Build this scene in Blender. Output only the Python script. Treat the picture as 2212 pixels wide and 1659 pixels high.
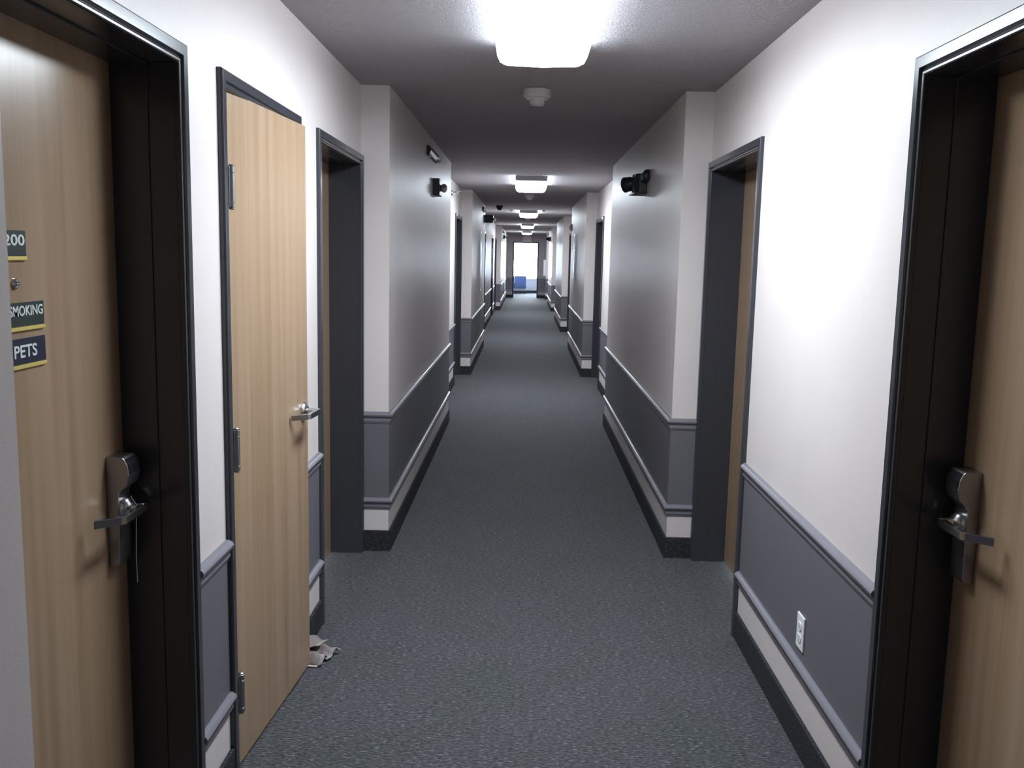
import bpy, bmesh, math, random
from mathutils import Matrix, Vector

random.seed(7)
for o in list(bpy.data.objects):
    bpy.data.objects.remove(o)
scn = bpy.context.scene
C = scn.collection

# ------------------------------------------------------------------ camera
cam_d = bpy.data.cameras.new('camera')
cam = bpy.data.objects.new('camera', cam_d)
C.objects.link(cam)
rt = Vector((0.99967383, 0.01391575, 0.02141467))
up = Vector((-0.02311865, 0.13678835, 0.99033049))
fw = Vector((-0.01085192, 0.99050255, -0.13706545))
m = Matrix((rt, up, -fw)).transposed().to_4x4()
m.translation = (0, 0, 1.5933)
cam.matrix_world = m
cam_d.sensor_width = 36
cam_d.lens = 2005.87 / 2212 * 36
cam_d.clip_start = 0.05
cam_d.clip_end = 200
scn.camera = cam

# ------------------------------------------------------------------ world: overcast daylight, seen only through the far window
w = bpy.data.worlds.new('overcast_sky')
scn.world = w
w.use_nodes = True
bg = w.node_tree.nodes['Background']
bg.inputs[0].default_value = (0.74, 0.87, 1.0, 1)
bg.inputs[1].default_value = 60.0

# the next ceiling fitting, behind the photographer
ld = bpy.data.lights.new('fitting_behind_photographer', 'AREA')
ld.shape = 'RECTANGLE'
ld.size = 0.34
ld.size_y = 1.25
ld.energy = 36
ld.color = (0.86, 0.94, 1.0)
lo = bpy.data.objects.new('fitting_behind_photographer', ld)
C.objects.link(lo)
lo.location = (0.05, -4.3, 2.34)

LAMP = 53.0       # underside of the wrap lens
LAMP_SIDE = 13.0  # its dimmer prismatic sides
LAMP_END = 3.0    # lens ends, dimmed to throw less light along the corridor
scn.view_settings.view_transform = 'Standard'
scn.view_settings.look = 'None'
scn.view_settings.gamma = 1
scn.view_settings.use_curve_mapping = False
scn.view_settings.exposure = 0.0


# ------------------------------------------------------------------ materials
def mat(name, col, rough=0.5, metal=0.0, spec=0.5):
    mm = bpy.data.materials.new(name)
    mm.use_nodes = True
    b = mm.node_tree.nodes['Principled BSDF']
    b.inputs['Base Color'].default_value = (*col, 1)
    b.inputs['Roughness'].default_value = rough
    b.inputs['Metallic'].default_value = metal
    b.inputs['Specular IOR Level'].default_value = spec
    return mm


def N(mm, t, **kw):
    n = mm.node_tree.nodes.new(t)
    for k, v in kw.items():
        setattr(n, k, v)
    return n


def L(mm, a, b):
    mm.node_tree.links.new(a, b)


def coords(mm, scale=(1, 1, 1)):
    tc = N(mm, 'ShaderNodeTexCoord')
    mp = N(mm, 'ShaderNodeMapping')
    mp.inputs['Scale'].default_value = scale
    L(mm, tc.outputs['Object'], mp.inputs['Vector'])
    return mp.outputs['Vector']


def noise(mm, scale, vec, detail=3, rough=0.5):
    n = N(mm, 'ShaderNodeTexNoise')
    n.inputs['Scale'].default_value = scale
    n.inputs['Detail'].default_value = detail
    n.inputs['Roughness'].default_value = rough
    L(mm, vec, n.inputs['Vector'])
    return n.outputs['Fac']


def ramp(mm, fac, stops):
    r = N(mm, 'ShaderNodeValToRGB')
    while len(r.color_ramp.elements) < len(stops):
        r.color_ramp.elements.new(0.5)
    for e, (p, c) in zip(r.color_ramp.elements, stops):
        e.position = p
        e.color = (*c, 1) if len(c) == 3 else c
    L(mm, fac, r.inputs['Fac'])
    return r.outputs['Color']


def bump(mm, h, strength, dist):
    b = N(mm, 'ShaderNodeBump')
    b.inputs['Strength'].default_value = strength
    b.inputs['Distance'].default_value = dist
    L(mm, h, b.inputs['Height'])
    L(mm, b.outputs['Normal'], mm.node_tree.nodes['Principled BSDF'].inputs['Normal'])
    return b


def math2(mm, op, a, b):
    n = N(mm, 'ShaderNodeMath', operation=op)
    for i, q in enumerate((a, b)):
        if isinstance(q, (int, float)):
            n.inputs[i].default_value = q
        else:
            L(mm, q, n.inputs[i])
    return n.outputs[0]


def paint(name, col, rough, fine=0.12, streak=0.0, spec=0.5):
    mm = mat(name, col, rough, spec=spec)
    v = coords(mm)
    h = noise(mm, 260, v, 2)
    if streak:
        h2 = noise(mm, 1.0, coords(mm, (9, 9, 0.9)), 3)
        h = math2(mm, 'ADD', h, math2(mm, 'MULTIPLY', h2, streak))
    bump(mm, h, fine, 0.004)
    k = noise(mm, 1.7, v, 3)
    c = ramp(mm, k, [(0.3, tuple(x * 0.96 for x in col)), (0.7, tuple(min(1, x * 1.03) for x in col))])
    L(mm, c, mm.node_tree.nodes['Principled BSDF'].inputs['Base Color'])
    return mm


CREAM = paint('cream_wall_paint', (0.635, 0.575, 0.56), 0.42, 0.10, streak=2.2)
DIMCREAM = paint('dimmed_cream_end_wall', (0.30, 0.275, 0.29), 0.45, 0.10)  # wall is cream; its weaker light is put into this darker colour
GREY = paint('charcoal_wall_paint', (0.125, 0.117, 0.134), 0.45, 0.10)
TRIM = paint('grey_trim_paint', (0.165, 0.157, 0.182), 0.34, 0.05)
DARK = paint('dark_frame_paint', (0.038, 0.039, 0.046), 0.20, 0.02)
CEIL = mat('textured_ceiling_paint', (0.62, 0.585, 0.615), 0.9, spec=0.2)
v = coords(CEIL)
n1 = noise(CEIL, 125, v, 4, 0.65)
bump(CEIL, ramp(CEIL, n1, [(0.42, (0, 0, 0)), (0.62, (1, 1, 1))]), 0.85, 0.008)

CARPET = mat('charcoal_loop_carpet', (0.07, 0.073, 0.08), 0.80, spec=0.20)
v = coords(CARPET, (62, 135, 135))
c1 = noise(CARPET, 1.0, v, 3, 0.6)
patch = noise(CARPET, 2.6, coords(CARPET), 4, 0.6)
rows = noise(CARPET, 1.0, coords(CARPET, (26, 150, 150)), 2, 0.5)
mixf = math2(CARPET, 'ADD', math2(CARPET, 'MULTIPLY', c1, 0.75), math2(CARPET, 'MULTIPLY', rows, 0.25))
colr = ramp(CARPET, mixf, [(0.38, (0.026, 0.028, 0.030)), (0.49, (0.072, 0.074, 0.079)), (0.58, (0.115, 0.118, 0.127)), (0.66, (0.30, 0.30, 0.32))])
hue = ramp(CARPET, patch, [(0.38, (0.66, 0.68, 0.65)), (0.62, (0.77, 0.72, 0.78))])
mx = N(CARPET, 'ShaderNodeMixRGB', blend_type='MULTIPLY')
mx.inputs[0].default_value = 1
L(CARPET, colr, mx.inputs[1])
L(CARPET, hue, mx.inputs[2])
L(CARPET, mx.outputs[0], CARPET.node_tree.nodes['Principled BSDF'].inputs['Base Color'])
bump(CARPET, mixf, 0.9, 0.009)
CARPET.node_tree.nodes['Principled BSDF'].inputs['Sheen Weight'].default_value = 0.12

SKIRT = mat('charcoal_skirting_carpet', (0.028, 0.029, 0.034), 0.95, spec=0.15)
n_ = noise(SKIRT, 1.0, coords(SKIRT, (150, 150, 210)), 3, 0.6)
L(SKIRT, ramp(SKIRT, n_, [(0.35, (0.016, 0.017, 0.020)), (0.55, (0.032, 0.033, 0.038)), (0.72, (0.085, 0.085, 0.095))]), SKIRT.node_tree.nodes['Principled BSDF'].inputs['Base Color'])
bump(SKIRT, n_, 0.7, 0.005)

WOOD = mat('maple_veneer', (0.42, 0.30, 0.21), 0.28)
g1 = noise(WOOD, 1.0, coords(WOOD, (22, 22, 0.55)), 3, 0.55)
g2 = noise(WOOD, 1.0, coords(WOOD, (190, 190, 3.5)), 2, 0.5)
gf = math2(WOOD, 'ADD', math2(WOOD, 'MULTIPLY', g1, 0.8), math2(WOOD, 'MULTIPLY', g2, 0.2))
L(WOOD, ramp(WOOD, gf, [(0.30, (0.250, 0.163, 0.098)), (0.48, (0.305, 0.206, 0.130)), (0.66, (0.345, 0.240, 0.160))]),
  WOOD.node_tree.nodes['Principled BSDF'].inputs['Base Color'])
bump(WOOD, g2, 0.03, 0.002)

STEEL = mat('satin_chrome', (0.62, 0.63, 0.66), 0.22, 1.0)
CHROME = mat('polished_chrome', (0.8, 0.8, 0.82), 0.08, 1.0)
PEWTER = mat('grey_steel', (0.36, 0.35, 0.36), 0.38, 1.0)
BLACK = mat('black_plastic', (0.012, 0.014, 0.018), 0.35)
CASEBLACK = mat('charcoal_plastic', (0.022, 0.026, 0.032), 0.42)
WHITEP = mat('white_plastic', (0.72, 0.73, 0.74), 0.4)
OFFWHITE = mat('detector_plastic', (0.62, 0.58, 0.60), 0.45)
PANW = mat('white_enamel_metal', (0.55, 0.54, 0.56), 0.4)
BRASS = mat('brass_strip', (0.72, 0.56, 0.16), 0.35, 0.4)
GREENP = mat('dark_green_sign', (0.018, 0.030, 0.026), 0.4)
NAVYP = mat('navy_sign', (0.012, 0.013, 0.036), 0.4)
LETTER = mat('sign_lettering', (0.62, 0.66, 0.66), 0.5)
CLOTH = mat('taupe_terry_cloth', (0.23, 0.19, 0.18), 0.95, spec=0.1)
bump(CLOTH, noise(CLOTH, 700, coords(CLOTH), 2), 0.5, 0.002)
CARD = mat('beige_card', (0.55, 0.52, 0.44), 0.8)
BLUE = mat('blue_upholstery', (0.075, 0.12, 0.27), 0.7)
bump(BLUE, noise(BLUE, 40, coords(BLUE), 2), 0.2, 0.004)
PALE = mat('pale_timber_rail', (0.42, 0.46, 0.50), 0.6)
WHITEWALL = paint('white_bay_paint', (0.78, 0.79, 0.80), 0.6, 0.05)
BASEB = mat('black_skirting', (0.01, 0.011, 0.016), 0.4)
EXITF = mat('exit_face', (0.62, 0.50, 0.54), 0.5)
EXITR = mat('exit_red', (0.50, 0.30, 0.33), 0.5)
PICG = mat('picture_glass', (0.10, 0.11, 0.13), 0.06, spec=0.8)

GLASS = bpy.data.materials.new('window_glass')
GLASS.use_nodes = True
nt = GLASS.node_tree
nt.nodes.remove(nt.nodes['Principled BSDF'])
tr = nt.nodes.new('ShaderNodeBsdfTransparent')
gl = nt.nodes.new('ShaderNodeBsdfGlossy')
gl.inputs['Roughness'].default_value = 0.02
ms = nt.nodes.new('ShaderNodeMixShader')
ms.inputs[0].default_value = 0.06
nt.links.new(tr.outputs[0], ms.inputs[1])
nt.links.new(gl.outputs[0], ms.inputs[2])
nt.links.new(ms.outputs[0], nt.nodes['Material Output'].inputs['Surface'])

EMIT = mat('lit_diffuser', (0.9, 0.9, 0.9), 0.5)
EMITS = mat('lit_diffuser_side', (0.9, 0.9, 0.9), 0.5)
EMITE = mat('lit_diffuser_end', (0.9, 0.9, 0.9), 0.5)
for e_, q_ in ((EMIT, LAMP), (EMITS, LAMP_SIDE), (EMITE, LAMP_END)):
    e_.node_tree.nodes['Principled BSDF'].inputs['Emission Color'].default_value = (0.815, 0.915, 1.0, 1)
    e_.node_tree.nodes['Principled BSDF'].inputs['Emission Strength'].default_value = q_


# ------------------------------------------------------------------ mesh builder
class MB:
    def __init__(s):
        s.v = []
        s.f = []

    def add(s, vs, fs):
        b = len(s.v)
        s.v += [tuple(q) for q in vs]
        s.f += [tuple(i + b for i in f) for f in fs]
        return s

    def box(s, x0, x1, y0, y1, z0, z1):
        vs = [(x, y, z) for z in (z0, z1) for y in (y0, y1) for x in (x0, x1)]
        return s.add(vs, [(0, 2, 3, 1), (4, 5, 7, 6), (0, 1, 5, 4), (2, 6, 7, 3), (0, 4, 6, 2), (1, 3, 7, 5)])

    def prism(s, poly, axis, a0, a1):
        """poly: 2-D outline, extruded along axis. axis x: (y,z); y: (x,z); z: (x,y)."""
        def mk(p, a):
            return {'x': (a, p[0], p[1]), 'y': (p[0], a, p[1]), 'z': (p[0], p[1], a)}[axis]
        n = len(poly)
        vs = [mk(p, a0) for p in poly] + [mk(p, a1) for p in poly]
        fs = [tuple(range(n))[::-1], tuple(range(n, 2 * n))]
        fs += [(i, (i + 1) % n, (i + 1) % n + n, i + n) for i in range(n)]
        return s.add(vs, fs)

    def lathe(s, c, axis, prof, seg=24):
        """prof: list of (radius, offset along axis); axis is a direction vector."""
        ax = Vector(axis).normalized()
        u = ax.orthogonal().normalized()
        q = ax.cross(u)
        c = Vector(c)
        vs = []
        for r, h in prof:
            for k in range(seg):
                t = 2 * math.pi * k / seg
                vs.append(c + ax * h + (u * math.cos(t) + q * math.sin(t)) * max(r, 1e-5))
        fs = []
        for i in range(len(prof) - 1):
            for k in range(seg):
                a, b = i * seg + k, i * seg + (k + 1) % seg
                fs.append((a, b, b + seg, a + seg))
        fs.append(tuple(range(seg))[::-1])
        fs.append(tuple(range((len(prof) - 1) * seg, len(prof) * seg)))
        return s.add(vs, fs)

    def tube(s, pts, r, seg=8):
        pts = [Vector(p) for p in pts]
        vs = []
        for i, p in enumerate(pts):
            d = (pts[min(i + 1, len(pts) - 1)] - pts[max(i - 1, 0)]).normalized()
            u = d.cross(Vector((0.31, 0.2, 0.93))).normalized()
            q = d.cross(u)
            for k in range(seg):
                t = 2 * math.pi * k / seg
                vs.append(p + (u * math.cos(t) + q * math.sin(t)) * r)
        fs = []
        for i in range(len(pts) - 1):
            for k in range(seg):
                a, b = i * seg + k, i * seg + (k + 1) % seg
                fs.append((a, b, b + seg, a + seg))
        fs += [tuple(range(seg))[::-1], tuple(range((len(pts) - 1) * seg, len(pts) * seg))]
        return s.add(vs, fs)

    def sweep(s, path, prof, side=1):
        """profile (n, z) swept along plan polyline, n measured to the right of travel (side=1) or left (-1)."""
        P = [Vector(p) for p in path]
        ns = []
        for i in range(len(P) - 1):
            d = (P[i + 1] - P[i]).normalized()
            ns.append(Vector((d.y, -d.x)) * side)
        vs = []
        for i, p in enumerate(P):
            a = ns[max(i - 1, 0)]
            b = ns[min(i, len(ns) - 1)]
            mm = (a + b) / (1 + a.dot(b))
            for n, z in prof:
                q = p + mm * n
                vs.append((q.x, q.y, z))
        k = len(prof)
        fs = []
        for i in range(len(P) - 1):
            for j in range(k):
                a, b = i * k + j, i * k + (j + 1) % k
                fs.append((a, b, b + k, a + k))
        fs += [tuple(range(k))[::-1], tuple(range((len(P) - 1) * k, len(P) * k))]
        return s.add(vs, fs)

    def build(s, name, material, parent=None, bevel=0, smooth=False, segs=2):
        me = bpy.data.meshes.new(name)
        me.from_pydata(s.v, [], s.f)
        bm = bmesh.new()
        bm.from_mesh(me)
        bmesh.ops.recalc_face_normals(bm, faces=bm.faces)
        bm.to_mesh(me)
        bm.free()
        me.materials.append(material)
        o = bpy.data.objects.new(name, me)
        C.objects.link(o)
        if parent:
            o.parent = parent
        if bevel:
            b = o.modifiers.new('bevel', 'BEVEL')
            b.width = bevel
            b.segments = segs
            b.limit_method = 'ANGLE'
            b.angle_limit = math.radians(35)
        if smooth:
            for p in me.polygons:
                p.use_smooth = True
            me.set_sharp_from_angle(angle=math.radians(38))
        return o


def empty(name, loc=(0, 0, 0), rz=0.0):
    o = bpy.data.objects.new(name, None)
    o.empty_display_size = 0.1
    C.objects.link(o)
    o.location = loc
    o.rotation_euler = (0, 0, rz)
    return o


def tag(o, label, cat=None, group=None, kind=None):
    o['label'] = label
    if cat:
        o['category'] = cat
    if group:
        o['group'] = group
    if kind:
        o['kind'] = kind
    return o


def text(body, name, parent, loc, size, material, rot, xs=1.0, align='RIGHT'):
    cu = bpy.data.curves.new(name, 'FONT')
    cu.body = body
    cu.size = size
    cu.extrude = 0.0006
    cu.offset = 0.0006
    cu.align_x = align
    cu.resolution_u = 3
    cu.materials.append(material)
    o = bpy.data.objects.new(name, cu)
    C.objects.link(o)
    o.parent = parent
    o.location = loc
    o.rotation_euler = rot
    o.scale = (xs, 1, 1)
    me = bpy.data.meshes.new_from_object(o)      # lettering becomes plain mesh
    q = bpy.data.objects.new(name + '_mesh', me)
    C.objects.link(q)
    q.parent, q.location, q.rotation_euler, q.scale = parent, loc, rot, (xs, 1, 1)
    bpy.data.objects.remove(o)
    q.name = name
    return q


# ------------------------------------------------------------------ plan of the corridor
XL, XR, xl, xr = -0.8475, 0.9382, -0.7018, 0.7934
ZC, ZR, ZL, ZB = 2.43, 0.7607, 0.2946, 0.113
YB, YE = -6.0, 35.74
CS = 0.05          # casing width

# door spans (outer casing edges) on each side
doorsL = [(1.2625, 2.337), (2.595, 3.500), (3.806, 4.836), (11.285, 12.34), (18.75, 19.80), (23.56, 24.60), (26.2, 27.27)]
doorsR = [(1.29, 2.321), (3.791, 4.842), (11.265, 12.378), (18.75, 19.79), (26.2, 27.26)]
planL = [(xl, YB), (xl, 1.2625), (XL, 1.2625), (XL, 4.836), (xl, 4.836), (xl, 8.77), (XL, 8.77), (XL, 12.34), (xl, 12.34),
         (xl, 16.28), (XL, 16.28), (XL, 27.27), (xl, 27.27), (xl, 31.6), (XL, 31.6), (XL, 32.3), (xl, 32.3), (xl, YE)]
planR = [(xr, YB), (xr, 1.29), (XR, 1.29), (XR, 4.842), (xr, 4.842), (xr, 8.77), (XR, 8.77), (XR, 12.378), (xr, 12.378),
         (xr, 16.28), (XR, 16.28), (XR, 19.79), (xr, 19.79), (xr, 23.85), (XR, 23.85), (XR, 27.26), (xr, 27.26), (xr, 31.45),
         (XR, 31.45), (XR, 34.71), (xr, 34.71), (xr, YE)]


def pieces(plan, spans, inset=0.0):
    """cut the plan polyline at the door spans; inset lets the wall run under the casing."""
    out = []
    cur = [plan[0]]
    sp = sorted(spans)
    for a, b in zip(plan[:-1], plan[1:]):
        if abs(a[0] - b[0]) > 1e-6:
            if cur is None:
                cur = [a]
            if (cur[-1][0], cur[-1][1]) != a:
                cur.append(a)
            cur.append(b)
            continue
        lo_, hi_ = a[1], b[1]
        for s0, s1 in sp:
            if s0 >= lo_ - 1e-4 and s1 <= hi_ + 1e-4:
                if cur is None:
                    cur = [(a[0], lo_)]
                e = s0 + inset
                if e > cur[-1][1] + 1e-4 or cur[-1][0] != a[0]:
                    cur.append((a[0], e))
                if len(cur) > 1:
                    out.append(cur)
                cur = [(a[0], s1 - inset)]
        if cur[-1][1] < hi_ - 1e-4:
            cur.append(b)
    if len(cur) > 1:
        out.append(cur)
    # drop degenerate repeats
    res = []
    for pth in out:
        q = [pth[0]]
        for p in pth[1:]:
            if (Vector(p) - Vector(q[-1])).length > 1e-4:
                q.append(p)
        if len(q) > 1:
            res.append(q)
    return res


TH = 0.25
RAIL = [(0.0, 0.0), (0.008, -0.001), (0.019, -0.008), (0.023, -0.015), (0.021, -0.023), (0.013, -0.029), (0.010, -0.040),
        (0.012, -0.048), (0.010, -0.050), (0.010, -0.054), (0.006, -0.057), (0.006, -0.062), (0.0, -0.065)]


def side_wall(tagname, plan, spans, side, words):
    wl = MB()
    for p in pieces(plan, spans, 0.035):
        wl.sweep(p, [(-TH, 0), (0, 0), (0, ZC), (-TH, ZC)], side)
    for s0, s1 in spans:
        X = XL if side == 1 else XR
        a, b = sorted((X, X - side * TH))
        wl.box(a, b, s0 + 0.035, s1 - 0.035, 2.05, ZC)
    wo = wl.build('wall_' + tagname, CREAM)
    tag(wo, 'cream painted %s corridor wall with charcoal lower half' % words, 'wall', kind='structure')
    for p in pieces(plan, spans, 0.0):
        MB().sweep(p, [(-0.002, ZL - 0.02), (0.0025, ZL - 0.02), (0.0025, ZR - 0.02), (-0.002, ZR - 0.02)], side).build('wainscot_panel', GREY, wo)
    return wo


wall_left = side_wall('left', planL, doorsL, 1, 'left')
wall_right = side_wall('right', planR, doorsR, -1, 'right')
nt_ = 0
for words, plan, spans, side in (('left', planL, doorsL, 1), ('right', planR, doorsR, -1)):
    for zt, what in ((ZR, 'waist-high chair rail'), (ZL, 'knee-high lower rail')):
        nt_ += 1
        t = empty('trim_%d' % nt_)
        tag(t, 'grey moulded %s running along the %s wall' % (what, words), 'moulding', kind='structure')
        for p in pieces(plan, spans, 0.0):
            MB().sweep(p, [(n + 0.0, zt + z) for n, z in RAIL] + [(-0.002, zt - 0.065), (-0.002, zt)], side).build('rail_section', TRIM, t, smooth=True)
    bb = empty('baseboard_' + words)
    tag(bb, 'charcoal carpet skirting along the foot of the %s wall' % words, 'skirting', kind='structure')
    for p in pieces(plan, spans, 0.0):
        MB().sweep(p, [(-0.002, 0), (0.012, 0), (0.012, ZB - 0.003), (0.009, ZB), (-0.002, ZB)], side).build('carpet_strip', SKIRT, bb)

fl = MB().box(-1.35, 1.45, YB - 0.1, 40.6, -0.12, 0).build('floor', CARPET)
tag(fl, 'charcoal loop-pile carpet floor running down the corridor', 'carpet', kind='structure')
ce = MB().box(-1.35, 1.45, YB - 0.1, 40.6, ZC, ZC + 0.12).build('ceiling', CEIL)
tag(ce, 'white textured corridor ceiling', 'ceiling', kind='structure')
bk = MB().box(-1.3, 1.4, YB - 0.2, YB, 0, ZC).build('wall_back', CREAM)
tag(bk, 'cream wall closing the corridor behind the viewpoint', 'wall', kind='structure')

# end wall with the opening into the window bay
OX0, OX1, OZ = -0.415, 0.47, 2.065
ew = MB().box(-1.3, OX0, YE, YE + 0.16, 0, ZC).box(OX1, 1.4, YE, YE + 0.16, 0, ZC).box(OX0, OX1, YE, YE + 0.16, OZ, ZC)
ew = ew.build('wall_end', DIMCREAM)
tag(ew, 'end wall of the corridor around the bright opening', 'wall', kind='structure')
for a, b in ((xl, OX0 - CS), (OX1 + CS, xr)):
    MB().box(a + 0.002, b, YE - 0.0025, YE + 0.001, ZL - 0.03, ZR - 0.02).build('wainscot_panel', GREY, ew)
    MB().box(a + 0.002, b, YE - 0.014, YE + 0.001, 0.0, ZB).build('carpet_strip', SKIRT, ew)
    for zt in (ZR, ZL):
        MB().sweep([(a + 0.02, YE), (b, YE)], [(n * 0.8, zt + z) for n, z in RAIL] + [(-0.002, zt - 0.065), (-0.002, zt)], 1).build('rail_section', TRIM, ew, smooth=True)
tr5 = MB().box(OX0 - CS, OX0, YE - 0.018, YE + 0.17, 0, OZ + CS).box(OX1, OX1 + CS, YE - 0.018, YE + 0.17, 0, OZ + CS)
tr5 = tr5.box(OX0, OX1, YE - 0.018, YE + 0.17, OZ, OZ + CS).build('trim_5', DARK, bevel=0.004)
tag(tr5, 'dark casing around the bright opening in the end wall', 'casing', kind='structure')
# bay beyond
YW = 40.2
bl = MB().box(-1.2, -1.08, YE + 0.16, YW, 0, ZC).build('wall_bay_left', WHITEWALL)
tag(bl, 'white left side wall of the window bay beyond the end opening', 'wall', kind='structure')
br = MB().box(1.12, 1.24, YE + 0.16, YW, 0, ZC).build('wall_bay_right', WHITEWALL)
tag(br, 'white right side wall of the window bay beyond the end opening', 'wall', kind='structure')
WX0, WX1, WZ0, WZ1 = -0.86, 0.92, 0.62, 2.28
bw = MB().box(-1.2, 1.24, YW, YW + 0.2, 0, WZ0).box(-1.2, 1.24, YW, YW + 0.2, WZ1, ZC).box(-1.2, WX0, YW, YW + 0.2, WZ0, WZ1).box(WX1, 1.24, YW, YW + 0.2, WZ0, WZ1)
bw = bw.build('wall_bay_end', WHITEWALL)
tag(bw, 'white wall under the far window of the bay', 'wall', kind='structure')
b3 = MB().box(-1.08, 1.12, YW - 0.015, YW, 0, 0.115).box(-1.08, 1.12, YW - 0.02, YW, 0.095, 0.105).build('baseboard_bay', BASEB)
tag(b3, 'black skirting under the far bay window', 'skirting', kind='structure')
wn = empty('window_1', (0, YW, 0))
tag(wn, 'large bright white window at the far end of the corridor', 'window', kind='structure')
f = MB()
for a, b, c, d in ((WX0, WX1, WZ0, WZ0 + 0.04), (WX0, WX1, WZ1 - 0.04, WZ1), (WX0, WX0 + 0.04, WZ0 + 0.04, WZ1 - 0.04), (WX1 - 0.04, WX1, WZ0 + 0.04, WZ1 - 0.04)):
    f.box(a, b, 0.06, 0.14, c, d)
f.build('window_frame', WHITEP, wn, bevel=0.004)
MB().box(WX0 + 0.04, WX1 - 0.04, 0.095, 0.101, WZ0 + 0.04, WZ1 - 0.04).build('pane', GLASS, wn)
MB().box(WX0 - 0.03, WX1 + 0.03, -0.03, 0.06, WZ0 - 0.022, WZ0 + 0.001).build('window_sill', WHITEP, wn, bevel=0.004)


# ------------------------------------------------------------------ door furniture (local frame: x along the wall, -y out into the corridor)
def lever(parent, x, y, z, d, rose=True):
    """lever handle: spindle out, arm along d, return towards the door."""
    h = MB()
    if rose:
        h.lathe((x, y, z), (0, -1, 0), [(0.033, 0), (0.033, 0.007), (0.028, 0.013), (0.018, 0.018)], 28)
    h.lathe((x, y, z), (0, -1, 0), [(0.0125, 0), (0.012, 0.045), (0.012, 0.060), (0.010, 0.062)], 18)
    y0 = y - 0.062
    arm = [(x - d * 0.012, y0 + 0.014), (x - d * 0.012, y0 + 0.002), (x - d * 0.004, y0 - 0.003), (x + d * 0.108, y0 - 0.001), (x + d * 0.118, y0 + 0.006),
           (x + d * 0.158, y0 + 0.054), (x + d * 0.149, y0 + 0.057), (x + d * 0.108, y0 + 0.010)]
    h.prism(arm, 'z', z - 0.010, z + 0.010)
    return h.build('lever_handle', STEEL, parent, bevel=0.0018, smooth=False)


def card_lock(parent, x, y, z, d):
    """tall electronic card lock with a bulging reader at the top and a lever below it."""
    prof = [(0, -0.142), (-0.020, -0.142), (-0.026, -0.135), (-0.028, -0.05), (-0.028, 0.040), (-0.034, 0.050), (-0.050, 0.062), (-0.056, 0.088),
            (-0.053, 0.112), (-0.046, 0.127), (-0.040, 0.132), (0, 0.132)]
    b = MB().prism([(y + n, z + q) for n, q in prof], 'x', x - 0.034, x + 0.034).build('lock_body', PEWTER, parent, bevel=0.002)
    r = MB().prism([(y + n, z + q) for n, q in [(-0.0545, 0.090), (-0.0575, 0.090), (-0.0550, 0.112), (-0.0475, 0.1285), (-0.044, 0.127)]], 'x', x - 0.030, x + 0.030)
    r.build('card_slot', BLACK, b)
    MB().lathe((x, y - 0.028, z), (0, -1, 0), [(0.029, 0), (0.029, 0.006), (0.023, 0.014), (0.015, 0.02)], 28).build('rose', STEEL, b, smooth=True)
    lever(parent, x, y - 0.016, z, d, rose=False)


def casing(W, top, depth, stop):
    """dark painted frame: moulded casing on the wall face, jamb lining with a stop step."""
    m_ = MB()
    # moulded casing section (offset across the face measured from the outer edge, projection)
    sec = [(0.0, 0.0), (0.0, 0.012), (0.004, 0.017), (0.031, 0.017), (0.033, 0.008), (0.038, 0.007), (0.040, 0.012), (CS - 0.003, 0.012), (CS, 0.009), (CS, 0.0)]
    outer = []
    for u, n in sec:
        outer.append([(u, -n, 0), (u, -n, top - u), (W - u, -n, top - u), (W - u, -n, 0)])
    vs = [p for row in outer for p in row]
    fs = []
    k = len(sec)
    for i in range(k - 1):
        for j in range(3):
            a = i * 4 + j
            fs.append((a, a + 1, a + 5, a + 4))
    m_.add(vs, fs)
    # jamb lining
    i0 = CS
    for x0, x1 in ((i0 - 0.02, i0), (W - i0, W - i0 + 0.02)):
        m_.box(x0, x1, 0, depth + 0.06, 0, top - CS)
    m_.box(i0 - 0.02, W - i0 + 0.02, 0, depth + 0.06, top - CS, top - CS + 0.02)
    if stop:
        for x0, x1 in ((i0, i0 + 0.005), (W - i0 - 0.005, W - i0)):
            m_.box(x0, x1, stop, depth, 0, top - CS)
        m_.box(i0, W - i0, stop, depth, top - CS - 0.005, top - CS)
    return m_


TOP = 2.083
nd = 0


def guest_door(side, span, label, lock, lock_z=0.957):
    """recessed maple guest-room door in a dark frame. lock: 'far' / 'near' / None"""
    global nd
    nd += 1
    y0, y1 = span
    W = y1 - y0
    if side == 'left':
        root = empty('door_%d' % nd, (XL, y0, 0), math.pi / 2)
        dep = 0.155
    else:
        root = empty('door_%d' % nd, (XR, y1, 0), -math.pi / 2)
        dep = 0.160
    tag(root, label, 'door', 'maple guest room doors', 'structure')
    casing(W, TOP, dep, 0.065).build('door_frame', DARK, root, bevel=0.0012, segs=1)
    leaf = MB().box(CS + 0.0005, W - CS - 0.0005, dep, dep + 0.044, 0.006, TOP - CS - 0.0005).build('door_leaf', WOOD, root)
    if lock:
        far = (lock == 'far')
        atW = far if side == 'left' else not far
        lx = W - CS - 0.070 if atW else CS + 0.070
        card_lock(leaf, lx, dep, lock_z, -1 if atW else 1)
    return root, leaf


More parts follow.
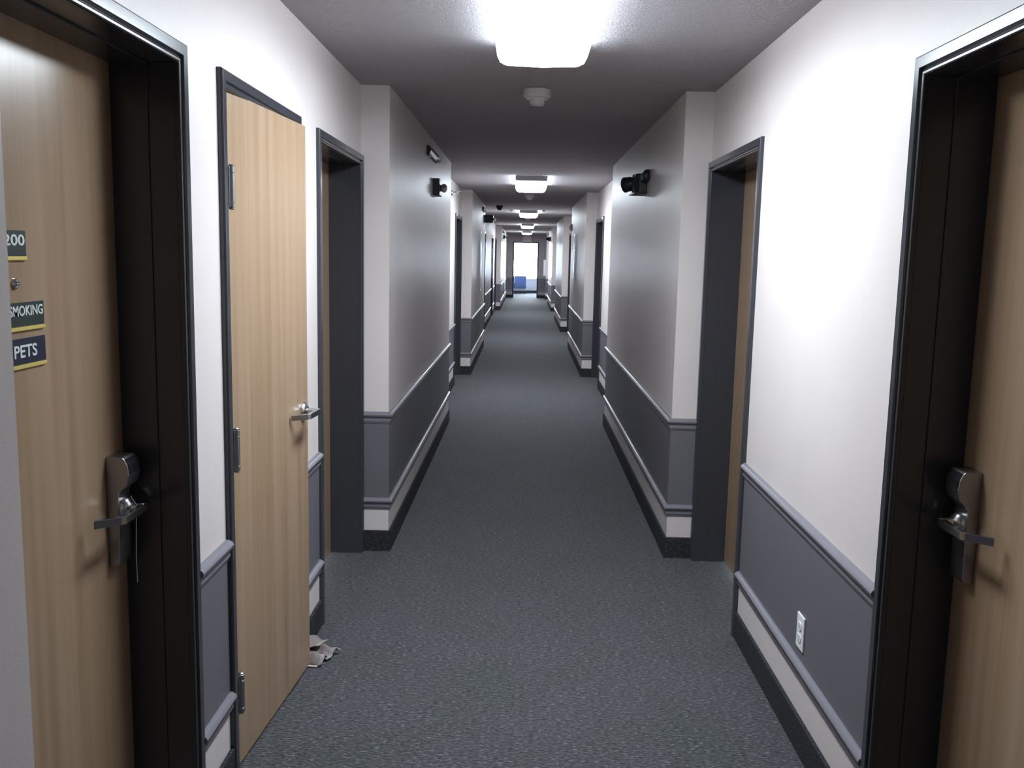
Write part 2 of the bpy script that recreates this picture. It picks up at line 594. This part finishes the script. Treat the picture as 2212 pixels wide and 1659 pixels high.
d1, leaf1 = guest_door('left', doorsL[0], 'nearest maple door on the left wall, carrying the three small signs', 'far')
d5, leaf5 = guest_door('right', doorsR[0], 'nearest maple door on the right wall, cut off by the picture edge', 'far', 0.974)
d3, _ = guest_door('left', doorsL[2], 'dark-framed recessed door on the left, just past the ajar closet door', 'near')
d4, _ = guest_door('right', doorsR[1], 'dark-framed recessed door on the right, between power outlet and first projecting wall', 'near')
guest_door('left', doorsL[3], 'dark-framed door on the left beyond the first projecting wall, before the second', 'near')
guest_door('right', doorsR[2], 'dark-framed door on the right beyond the first projecting wall, before the second', 'near')
guest_door('left', doorsL[4], 'far left door just past the framed picture and second projecting wall', 'near')
guest_door('right', doorsR[3], 'far right door just past the framed picture and second projecting wall', 'near')
guest_door('left', doorsL[5], 'far left door at the end of the long flush wall stretch', 'near')
guest_door('left', doorsL[6], 'distant left door tight against the third projecting wall', 'near')
guest_door('right', doorsR[4], 'distant right door before the last long projecting wall', 'near')
# peephole on the first door (local frame of the door root: x = Y - y0, y = -(X - XL))
px = 1.822 - doorsL[0][0]
MB().lathe((px, 0.155, 1.517), (0, -1, 0), [(0.011, 0), (0.011, 0.003), (0.008, 0.006), (0.0045, 0.0062), (0.004, 0.003)], 20).build('peephole', CHROME, leaf1, smooth=True)

# ---- closet door standing slightly ajar
nd += 1
y0, y1 = doorsL[1]
W = y1 - y0
cd = empty('door_%d' % nd, (XL, y0, 0), math.pi / 2)
tag(cd, 'pale maple closet door standing slightly ajar on the left wall', 'door', kind='structure')
casing(W, TOP, 0.14, 0.05).build('door_frame', DARK, cd, bevel=0.0012, segs=1)
MB().box(CS - 0.03, W - CS + 0.03, 0.22, 0.235, 0, TOP).build('closet_shade_panel', mat('closet_shade_black', (0.02, 0.02, 0.02), 0.9), cd)  # black panel stands in for the closet's shade and blocks stray daylight
ha = Vector((-0.850, 2.662))
hb = Vector((-0.797, 3.408))
ang = math.atan2(hb.y - ha.y, hb.x - ha.x)
wl_ = (hb - ha).length
# leaf in the closet frame: local x = Y - y0, local y = -(X - XL)
lf = MB()
lf.box(0, wl_, 0, 0.044, 0.010, 2.036)
leaf2 = lf.build('door_leaf', WOOD, cd, bevel=0.0015)
leaf2.location = (ha.y - y0, -(ha.x - XL), 0)
leaf2.rotation_euler = (0, 0, ang - math.pi / 2)
lever(leaf2, wl_ - 0.058, 0, 1.012, -1)
for z0, z1 in ((1.711, 1.825), (0.948, 1.071), (0.195, 0.316)):
    hx, hy = 2.664 - y0, -0.0135
    k = MB()
    zz = [z0, z0 + 0.13 * (z1 - z0), z1 - 0.15 * (z1 - z0), z1]
    for i in range(3):
        hh = zz[i + 1] - zz[i]
        k.lathe((hx, hy, zz[i]), (0, 0, 1), [(0.0092, 0.0006), (0.0103, 0.0014), (0.0103, hh - 0.0014), (0.0092, hh - 0.0006)], 16)
    k.lathe((hx, hy, z1), (0, 0, 1), [(0.008, 0), (0.0085, 0.003), (0.005, 0.006)], 16)
    k.lathe((hx, hy, z0), (0, 0, -1), [(0.008, 0), (0.0085, 0.003), (0.005, 0.006)], 16)
    k.box(hx - 0.020, hx - 0.006, -0.0136, -0.0122, z0, z1)
    k.build('hinge', PEWTER, cd, smooth=True)


# ------------------------------------------------------------------ ceiling lights
def ceiling_light(yc, label, big=True):
    t = empty('ceiling_light', (0.050, yc, ZC))
    tag(t, label, 'light', 'fluorescent ceiling lights down the corridor')
    hl = 0.635
    # white metal pan
    MB().box(-0.150, 0.150, -hl + 0.01, hl - 0.01, -0.03, -0.001).build('housing', PANW, t, bevel=0.002)
    for sgn in (-1, 1):
        a, b = sorted((sgn * (hl - 0.001), sgn * (hl + 0.010)))
        MB().prism([(-0.170, -0.001), (-0.170, -0.048), (-0.160, -0.056), (0.160, -0.056), (0.170, -0.048), (0.170, -0.001)], 'y', a, b).build('end_cap', PANW, t, bevel=0.002)
    prof = [(-0.172, -0.004), (-0.180, -0.03), (-0.178, -0.055), (-0.166, -0.078), (-0.140, -0.090), (0.0, -0.095),
            (0.140, -0.090), (0.166, -0.078), (0.178, -0.055), (0.180, -0.03), (0.172, -0.004)]
    d_ = MB()
    n = len(prof)
    rows = [(-hl, 0), (hl, 0)]
    vs = []
    for yy, _ in rows:
        vs += [(x, yy, z) for x, z in prof]
    fs = [(i, i + 1, i + 1 + n, i + n) for i in range(n - 1)]
    d_.add(vs, fs)
    # lit ends below the caps
    low = [(-0.178, -0.055), (-0.166, -0.078), (-0.140, -0.090), (0.0, -0.095), (0.140, -0.090), (0.166, -0.078), (0.178, -0.055)]
    for sgn in (-1, 1):
        d_.add([(x, sgn * (hl + 0.0), z) for x, z in low], [tuple(range(len(low)))])
    do = d_.build('diffuser', EMIT, t)
    do.data.materials.append(EMITS)
    do.data.materials.append(EMITE)
    for p in do.data.polygons:
        if abs(p.normal.y) > 0.5:
            p.material_index = 2
        elif p.center.z > -0.07:
            p.material_index = 1
    return t


for yc, lb in ((3.19, 'glaring ceiling light overhead, cut off by the top picture edge'),
               (10.59, 'second ceiling light down the corridor, just past the first projecting walls'),
               (18.04, 'third ceiling light down the corridor, between the two small white ceiling clips'),
               (25.45, 'fourth ceiling light down the corridor, between third and last'),
               (32.95, 'last ceiling light down the corridor, closest to the exit sign')):
    ceiling_light(yc, lb)


# ------------------------------------------------------------------ smoke detectors
def detector(x, y, label):
    t = empty('smoke_detector', (x, y, ZC))
    tag(t, label, 'smoke detector', 'smoke detectors on the ceiling')
    MB().lathe((0, 0, 0), (0, 0, -1), [(0.066, 0), (0.070, 0.003), (0.070, 0.008), (0.0705, 0.034), (0.066, 0.041), (0.060, 0.044)], 40).build('detector_base', OFFWHITE, t, smooth=True)
    MB().lathe((0, 0, -0.044), (0, 0, -1), [(0.056, 0), (0.050, 0.006), (0.040, 0.008), (0.038, 0.010)], 40).build('vent_ring', WHITEP, t, smooth=True)
    MB().lathe((0, 0, -0.052), (0, 0, -1), [(0.038, 0), (0.0375, 0.018), (0.032, 0.025), (0.02, 0.027)], 36).build('sensor_chamber', OFFWHITE, t, smooth=True)
    for k in range(8):
        a = k * math.pi / 4 + 0.2
        MB().box(-0.0015, 0.0015, 0.036, 0.054, -0.052, -0.043).build('vent_fin', OFFWHITE, t).rotation_euler = (0, 0, a)
    return t


detector(0.043, 4.87, 'white smoke detector on the ceiling nearest the camera')
detector(0.043, 13.0, 'white smoke detector on the ceiling past the second light')
detector(0.048, 20.8, 'white smoke detector on the ceiling past the third light')
for x, y, lb in ((-0.270, 17.45, 'small white ceiling clip left of the third light'), (0.325, 17.3, 'small white ceiling clip right of the third light')):
    t = empty('ceiling_clip', (x, y, ZC))
    tag(t, lb, 'ceiling clip', 'small white ceiling clips')
    MB().box(-0.03, 0.03, -0.02, 0.02, -0.022, 0).build('clip_base', WHITEP, t, bevel=0.004)
    MB().lathe((0.0, 0, -0.022), (0, 0, -1), [(0.012, 0), (0.014, 0.014), (0.008, 0.02)], 14).build('clip_nub', WHITEP, t, smooth=True)
t = empty('dome_camera', (-0.452, 16.05, ZC))
tag(t, 'black domed device on the dark ceiling before the third light', 'dome camera')
MB().lathe((0, 0, 0), (0, 0, -1), [(0.060, 0), (0.062, 0.03), (0.056, 0.035)], 28).build('camera_collar', BLACK, t, smooth=True)
MB().lathe((0, 0, -0.035), (0, 0, -1), [(0.050, 0), (0.048, 0.015), (0.038, 0.032), (0.022, 0.042), (0.006, 0.045)], 28).build('dome', BLACK, t, smooth=True)

# ------------------------------------------------------------------ signs on the first door (world: face looks +X)
RT = (math.pi / 2, 0, math.pi / 2)


def sign(label, y0, y1, z0, z1, matp, body, tz, size, ty, xs, cat='sign'):
    X = XL - 0.155
    t = empty('door_sign', (X, y0, z0))
    tag(t, label, cat, 'small plaques on the nearest left door')
    w_, h_ = y1 - y0, z1 - z0
    MB().box(0, 0.003, 0, w_, 0.008, h_).build('plate', matp, t, bevel=0.0006, segs=1)
    MB().prism([(0, -0.0005), (0.0045, -0.0005), (0.0055, 0.001), (0.0050, 0.0075), (0, 0.0085)], 'y', 0, w_ - 0.001).build('brass_holder', BRASS, t)
    text(body, 'lettering', t, (0.0036, ty - y0, tz - z0), size, LETTER, RT, xs)
    return t


sign('dark number plaque reading 200, uppermost of the three on the left door', 1.752, 1.866, 1.563, 1.6215, GREENP, '200', 1.5925, 0.0300, 1.8600, 1.72)
sign('dark green plaque reading NO SMOKING on the left door', 1.700, 1.924, 1.4235, 1.480, GREENP, 'NO SMOKING', 1.4535, 0.0280, 1.9185, 1.02)
sign('navy blue plaque reading NO PETS, lowest on the left door', 1.700, 1.924, 1.3480, 1.4085, NAVYP, 'NO PETS', 1.3705, 0.0350, 1.8880, 1.22)
# cord hanging over the lever
cr = MB().tube([(-0.949, 2.196, 0.992), (-0.9475, 2.199, 0.985), (-0.940, 2.205, 0.968)], 0.0009, 6)
cr.tube([(-0.940, 2.205, 0.968), (-0.9395, 2.203, 0.945), (-0.9405, 2.200, 0.90), (-0.942, 2.199, 0.84), (-0.9415, 2.200, 0.771)], 0.0009, 6)
tag(cr.build('hanging_cord', mat('pale_cord', (0.45, 0.43, 0.40), 0.6)), 'thin pale cord hanging from the lever of the left door', 'cord')


# ------------------------------------------------------------------ power outlet on the right wall
t = empty('power_outlet', (XR - 0.0025, 2.921, 0.390))
tag(t, 'white power outlet plate on the charcoal lower right wall', 'outlet')
MB().box(-0.006, 0, -0.037, 0.037, -0.0585, 0.0585).build('cover_plate', WHITEP, t, bevel=0.0035)
for zc_ in (0.020, -0.020):
    rc = MB().prism([(0.017 * math.cos(a), max(-0.0135, min(0.0135, 0.0175 * math.sin(a))) + zc_) for a in [i * math.pi / 10 for i in range(20)]], 'x', -0.0085, -0.005)
    rc = rc.build('receptacle', WHITEP, t)
    MB().box(-0.0088, -0.0084, -0.0075, -0.0055, zc_ - 0.003, zc_ + 0.006).box(-0.0088, -0.0084, 0.0055, 0.0075, zc_ - 0.003, zc_ + 0.005).box(
        -0.0088, -0.0084, -0.002, 0.002, zc_ - 0.010, zc_ - 0.006).build('slot', BLACK, rc)
MB().lathe((-0.006, 0, 0), (-1, 0, 0), [(0.003, 0), (0.0025, 0.0012)], 12).build('screw', PEWTER, t)

# ------------------------------------------------------------------ emergency lights
def head(mb, c, ax, r=0.045, L_=0.05):
    mb.lathe(c, ax, [(r * 0.55, 0), (r * 0.85, L_ * 0.25), (r, L_ * 0.5), (r, L_ * 0.85), (r * 1.06, L_ * 0.88), (r * 1.06, L_), (r * 0.94, L_ * 1.04)], 28)
    return mb


def emergency_right(y, z, s, label, X=xr):
    t = empty('emergency_light', (X, y, z))
    tag(t, label, 'emergency light', 'battery emergency lights on the walls')
    # body: shallow case with chamfered face, widening foot
    case = [(0, -0.13), (-0.050, -0.13), (-0.075, -0.09), (-0.080, 0.0), (-0.080, 0.05), (-0.06, 0.09), (0, 0.09)]
    MB().prism([(a * s, b * s) for a, b in case], 'z', -0.062 * s, 0.062 * s).build('case', CASEBLACK, t, bevel=0.004)
    MB().box(-0.084 * s, -0.076 * s, -0.020 * s, 0.020 * s, -0.058 * s, 0.062 * s).build('cover_ridge', CASEBLACK, t, bevel=0.002)
    MB().prism([(0, -0.14 * s), (-0.085 * s, -0.14 * s), (-0.092 * s, 0.1 * s), (0, 0.1 * s)], 'z', -0.070 * s, -0.060 * s).build('foot_plate', CASEBLACK, t, bevel=0.002)
    for st, ax, r_, l_ in (((-0.055, 0.045, 0.012), (-0.78, 0.60, -0.12), 0.049, 0.088), ((-0.024, -0.10, 0.022), (0.08, -1.0, 0.14), 0.034, 0.15)):
        st = Vector(st) * s
        hb_ = head(MB(), st, ax, r_ * s, l_ * s).build('lamp_head', CASEBLACK, t, smooth=True)
        c0 = st + Vector(ax).normalized() * (l_ * 1.041 * s)
        MB().lathe(c0, ax, [(r_ * 0.9 * s, 0), (r_ * 0.75 * s, 0.004 * s), (r_ * 0.25 * s, 0.007 * s)], 24).build('lens', CASEBLACK, hb_, smooth=True)
    return t


emergency_right(6.38, 2.085, 1.0, 'black twin-head emergency light high on the first right projecting wall')
emergency_right(29.6, 2.13, 0.9, 'tiny black emergency light on the distant right projecting wall')


def emergency_left(y, z, label, X=xl, lens_long=0.0):
    t = empty('emergency_light', (X, y, z))
    tag(t, label, 'emergency light', 'battery emergency lights on the walls')
    MB().box(0, 0.048 + lens_long, -0.10, 0.12, -0.062, 0.062).build('case', CASEBLACK, t, bevel=0.004)
    c = (0.048 + lens_long, 0.02, -0.002)
    ax = (0.75, -0.60, -0.05)
    h = MB().lathe(c, ax, [(0.018, 0), (0.026, 0.012), (0.030, 0.026), (0.0325, 0.028), (0.0325, 0.036), (0.027, 0.037)], 28).build('lamp_head', CHROME, t, smooth=True)
    a = Vector(ax).normalized()
    MB().lathe(Vector(c) + a * 0.0372, ax, [(0.026, 0), (0.018, 0.003), (0.006, 0.005)], 24).build('lens', CHROME, h, smooth=True)
    return t


emergency_left(7.20, 2.093, 'black box emergency light with chrome round lamp on the first left projecting wall')
emergency_left(16.02, 2.20, 'chunky black emergency light at the far edge of the second left projecting wall', lens_long=0.10)
emergency_left(29.9, 2.17, 'tiny black emergency light on the distant left projecting wall')


def bracket(y, z, label, X=xl):
    t = empty('wall_bracket', (X, y, z))
    tag(t, label, 'bracket', 'dark brackets above the left emergency lights')
    MB().prism([(0, 0.040), (0.022, 0.036), (0.030, 0.005), (0.020, -0.022), (0, -0.030)], 'y', -0.42, 0.20).build('bracket_body', CASEBLACK, t, bevel=0.004)
    MB().lathe((0.018, -0.38, -0.022), (0.2, 0, -1), [(0.010, 0), (0.011, 0.010), (0.007, 0.018)], 16).build('chrome_tip', CHROME, t, smooth=True)
    MB().lathe((0.028, 0.17, -0.004), (0.5, 0.2, -1), [(0.010, 0), (0.011, 0.014), (0.007, 0.020)], 16).build('chrome_tip', CHROME, t, smooth=True)


bracket(7.05, 2.305, 'low dark wall bracket with chrome tips above the first left emergency light')
bracket(15.5, 2.32, 'small dark bracket above the chunky emergency light on the left')
bracket(29.5, 2.30, 'tiny dark bracket near the ceiling of the distant left projecting wall')


def sprinkler(x, y, z, label):
    t = empty('sprinkler', (x, y, z))
    tag(t, label, 'sprinkler', 'sidewall sprinklers on the left wall')
    MB().lathe((0, 0, 0), (1, 0, 0), [(0.036, 0), (0.036, 0.004), (0.030, 0.012), (0.020, 0.016)], 24).build('escutcheon', CHROME, t, smooth=True)
    MB().lathe((0.014, 0, 0), (1, 0, 0), [(0.012, 0), (0.012, 0.02), (0.016, 0.022), (0.016, 0.030), (0.010, 0.032)], 16).build('nozzle', STEEL, t, smooth=True)
    MB().tube([(0.044, 0, 0.010), (0.060, 0, 0.012), (0.074, 0, 0.003)], 0.003, 8).tube([(0.044, 0, -0.010), (0.060, 0, -0.012), (0.074, 0, -0.003)], 0.003, 8).build('yoke', CHROME, t)
    MB().lathe((0.074, 0, 0), (1, 0, 0), [(0.016, 0), (0.017, 0.002), (0.004, 0.003)], 16).box(0.070, 0.11, -0.015, 0.015, 0.013, 0.016).build('deflector', WHITEP, t)


sprinkler(XL, 10.70, 2.283, 'small chrome sprinkler on the left wall just past the first projecting wall')
sprinkler(xl, 34.0, 2.30, 'tiny pale sprinkler on the left wall near the exit sign')
t = empty('wall_strobe', (xr, 16.05, 2.085))
tag(t, 'bright white round wall strobe on the far edge of the second right projecting wall', 'strobe')
MB().lathe((0, 0, 0), (-1, 0, 0), [(0.062, 0), (0.062, 0.02), (0.052, 0.035), (0.05, 0.038)], 28).build('strobe_base', WHITEP, t, smooth=True)
MB().lathe((-0.038, 0, 0), (-1, 0, 0), [(0.036, 0), (0.033, 0.012), (0.02, 0.020), (0.006, 0.022)], 24).build('strobe_dome', WHITEP, t, smooth=True)

# framed pictures on the second pair of projecting walls
for X, sgn, yc, lb in ((xl, 1, 14.5, 'tall glazed picture edge-on on the second left projecting wall'), (xr, -1, 14.85, 'tall glazed picture edge-on on the second right projecting wall')):
    t = empty('framed_picture', (X, yc, 1.03))
    tag(t, lb, 'picture', 'framed pictures facing each other')
    f = MB()
    hw, H_ = 0.14, 0.92
    for a, b, c, d in ((-hw, hw, 0, 0.03), (-hw, hw, H_ - 0.03, H_), (-hw, -hw + 0.03, 0.03, H_ - 0.03), (hw - 0.03, hw, 0.03, H_ - 0.03)):
        x0, x1 = sorted((0, sgn * 0.022))
        f.box(x0, x1, a, b, c, d)
    f.build('picture_frame', STEEL, t, bevel=0.002)
    x0, x1 = sorted((0.001 * sgn, sgn * 0.012))
    MB().box(x0, x1, -hw + 0.03, hw - 0.03, 0.03, H_ - 0.03).build('picture_glazing', PICG, t)

# white cabinet on the last right wall stretch
t = empty('wall_cabinet', (xr, 35.15, 0.86))
tag(t, 'slim white wall cabinet on the right at the corridor end', 'cabinet')
cb = MB().box(-0.085, 0, -0.16, 0.16, 0, 0.60).build('cabinet_box', WHITEP, t, bevel=0.004)
MB().box(-0.092, -0.085, -0.155, 0.155, 0.005, 0.595).build('cabinet_door', WHITEP, t, bevel=0.002)

# exit sign
t = empty('exit_sign', (0.055, YE - 0.02, 2.115))
tag(t, 'pale EXIT sign above the bright opening at the corridor end', 'exit sign')
MB().box(-0.165, 0.165, -0.045, 0.02, 0, 0.205).build('sign_box', EXITF, t, bevel=0.006)
MB().box(-0.06, 0.06, -0.03, 0.015, 0.205, ZC - 2.115).build('sign_mount', EXITF, t, bevel=0.003)
text('EXIT', 'lettering', t, (0, -0.0465, 0.045), 0.165, EXITR, (math.pi / 2, 0, 0), 0.85, 'CENTER')


# ------------------------------------------------------------------ blue armchair in the bay, seen from behind
t = empty('armchair', (-0.27, 39.35, 0))
tag(t, 'blue upholstered armchair in front of the far bright window', 'armchair')
HW = 0.345
MB().box(-HW + 0.07, HW - 0.07, 0.16, 0.58, 0.24, 0.43).build('seat', BLUE, t, bevel=0.03, smooth=True, segs=3)
bkp = MB().prism([(0.0, 0.235), (0.10, 0.235), (0.15, 0.40), (0.12, 0.745), (0.02, 0.745), (-0.01, 0.70)], 'x', -HW + 0.21, HW - 0.005)
bkp.build('backrest', BLUE, t, bevel=0.018, smooth=True, segs=3)
MB().prism([(0.005, 0.235), (0.10, 0.235), (0.15, 0.40), (0.12, 0.745), (0.025, 0.745), (-0.005, 0.70)], 'x', -HW + 0.005, -HW + 0.195).build('backrest_wing', BLUE, t, bevel=0.018, smooth=True, segs=3)
for sgn in (-1, 1):
    a, b = sorted((sgn * (HW - 0.075), sgn * HW))
    MB().prism([(0.06, 0.235), (0.62, 0.235), (0.62, 0.52), (0.58, 0.57), (0.06, 0.62)], 'x', a, b).build('armrest', BLUE, t, bevel=0.02, smooth=True, segs=3)
MB().box(-HW + 0.01, HW - 0.02, 0.015, 0.60, 0.125, 0.222).build('base_rail', PALE, t, bevel=0.006)
for sx in (-1, 1):
    for yy in (0.06, 0.55):
        MB().prism([(sx * (HW - 0.05) - 0.022, yy - 0.02), (sx * (HW - 0.05) + 0.022, yy - 0.02), (sx * (HW - 0.05) + 0.022, yy + 0.02), (sx * (HW - 0.05) - 0.022, yy + 0.02)], 'z', 0, 0.127).build('leg', BLACK, t, bevel=0.003)


# ------------------------------------------------------------------ crumpled cloth and card at the foot of the closet door
CLOTHH = mat('pale_terry_hem', (0.30, 0.265, 0.26), 0.95, spec=0.1)


def sheet(name, c, fn, parent=None, nx=30, ny=22):
    """fabric sheet between four corners (c00, c10, c11, c01) with folds fn(s, q); hem along the outer edges."""
    vs = []
    for j in range(ny):
        for i in range(nx):
            s_, q_ = i / (nx - 1), j / (ny - 1)
            p = (Vector(c[0]) * (1 - s_) + Vector(c[1]) * s_) * (1 - q_) + (Vector(c[3]) * (1 - s_) + Vector(c[2]) * s_) * q_
            dx, dy, dz = fn(s_, q_)
            vs.append((p.x + dx, p.y + dy, max(0.003, p.z + dz)))
    fs = [(j * nx + i, j * nx + i + 1, (j + 1) * nx + i + 1, (j + 1) * nx + i) for j in range(ny - 1) for i in range(nx - 1)]
    o = MB().add(vs, fs).build(name, CLOTH, parent, smooth=True)
    o.data.materials.append(CLOTHH)
    for k, p in enumerate(o.data.polygons):
        i = k % (nx - 1)
        if i >= nx - 5:
            p.material_index = 1
    so = o.modifiers.new('thick', 'SOLIDIFY')
    so.thickness = 0.004
    so.offset = 1
    return o


def cloth():
    pi = math.pi
    o = sheet('face_cloth', [(-0.835, 3.462, 0.006), (-0.744, 3.446, 0.010), (-0.700, 3.524, 0.013), (-0.835, 3.590, 0.012)],
              lambda a, b: (0.004 * math.sin(7 * b), 0.006 * math.sin(5 * a + 1),
                            0.034 * (1 - 0.55 * a) * math.exp(-((b - 0.72) ** 2) / 0.03) + 0.012 * math.sin(pi * a) * math.exp(-((b - 0.1) ** 2) / 0.02)
                            + 0.003 * math.sin(16 * a + 6 * b) + 0.0016 * math.sin(31 * b + 9 * a)))
    sheet('cloth_fold', [(-0.830, 3.400, 0.004), (-0.752, 3.402, 0.004), (-0.738, 3.452, 0.014), (-0.830, 3.470, 0.022)],
          lambda a, b: (0.004 * math.sin(6 * b), 0.004 * math.sin(6 * a), 0.030 * math.sin(pi * b) ** 0.8 * (0.75 + 0.25 * math.sin(pi * a)) + 0.002 * math.sin(14 * a)), o, 24, 18)
    sheet('folded_flap', [(-0.838, 3.470, 0.050), (-0.790, 3.492, 0.040), (-0.764, 3.560, 0.034), (-0.840, 3.590, 0.046)],
          lambda a, b: (0.003 * math.sin(8 * b), 0.004 * math.sin(7 * a), 0.014 * math.sin(pi * b) * (1 - a) + 0.003 * math.sin(9 * a + 5 * b)), o, 22, 18)
    return o


tag(cloth(), 'crumpled taupe cloth on the carpet behind the ajar closet door', 'cloth')
cdn = MB().prism([(-0.818, 3.389), (-0.768, 3.388), (-0.757, 3.416), (-0.806, 3.421)], 'z', 0.003, 0.0075)
tag(cdn.build('card_tab', CARD, bevel=0.0008), 'small flat beige tab on the carpet under the door corner', 'card')
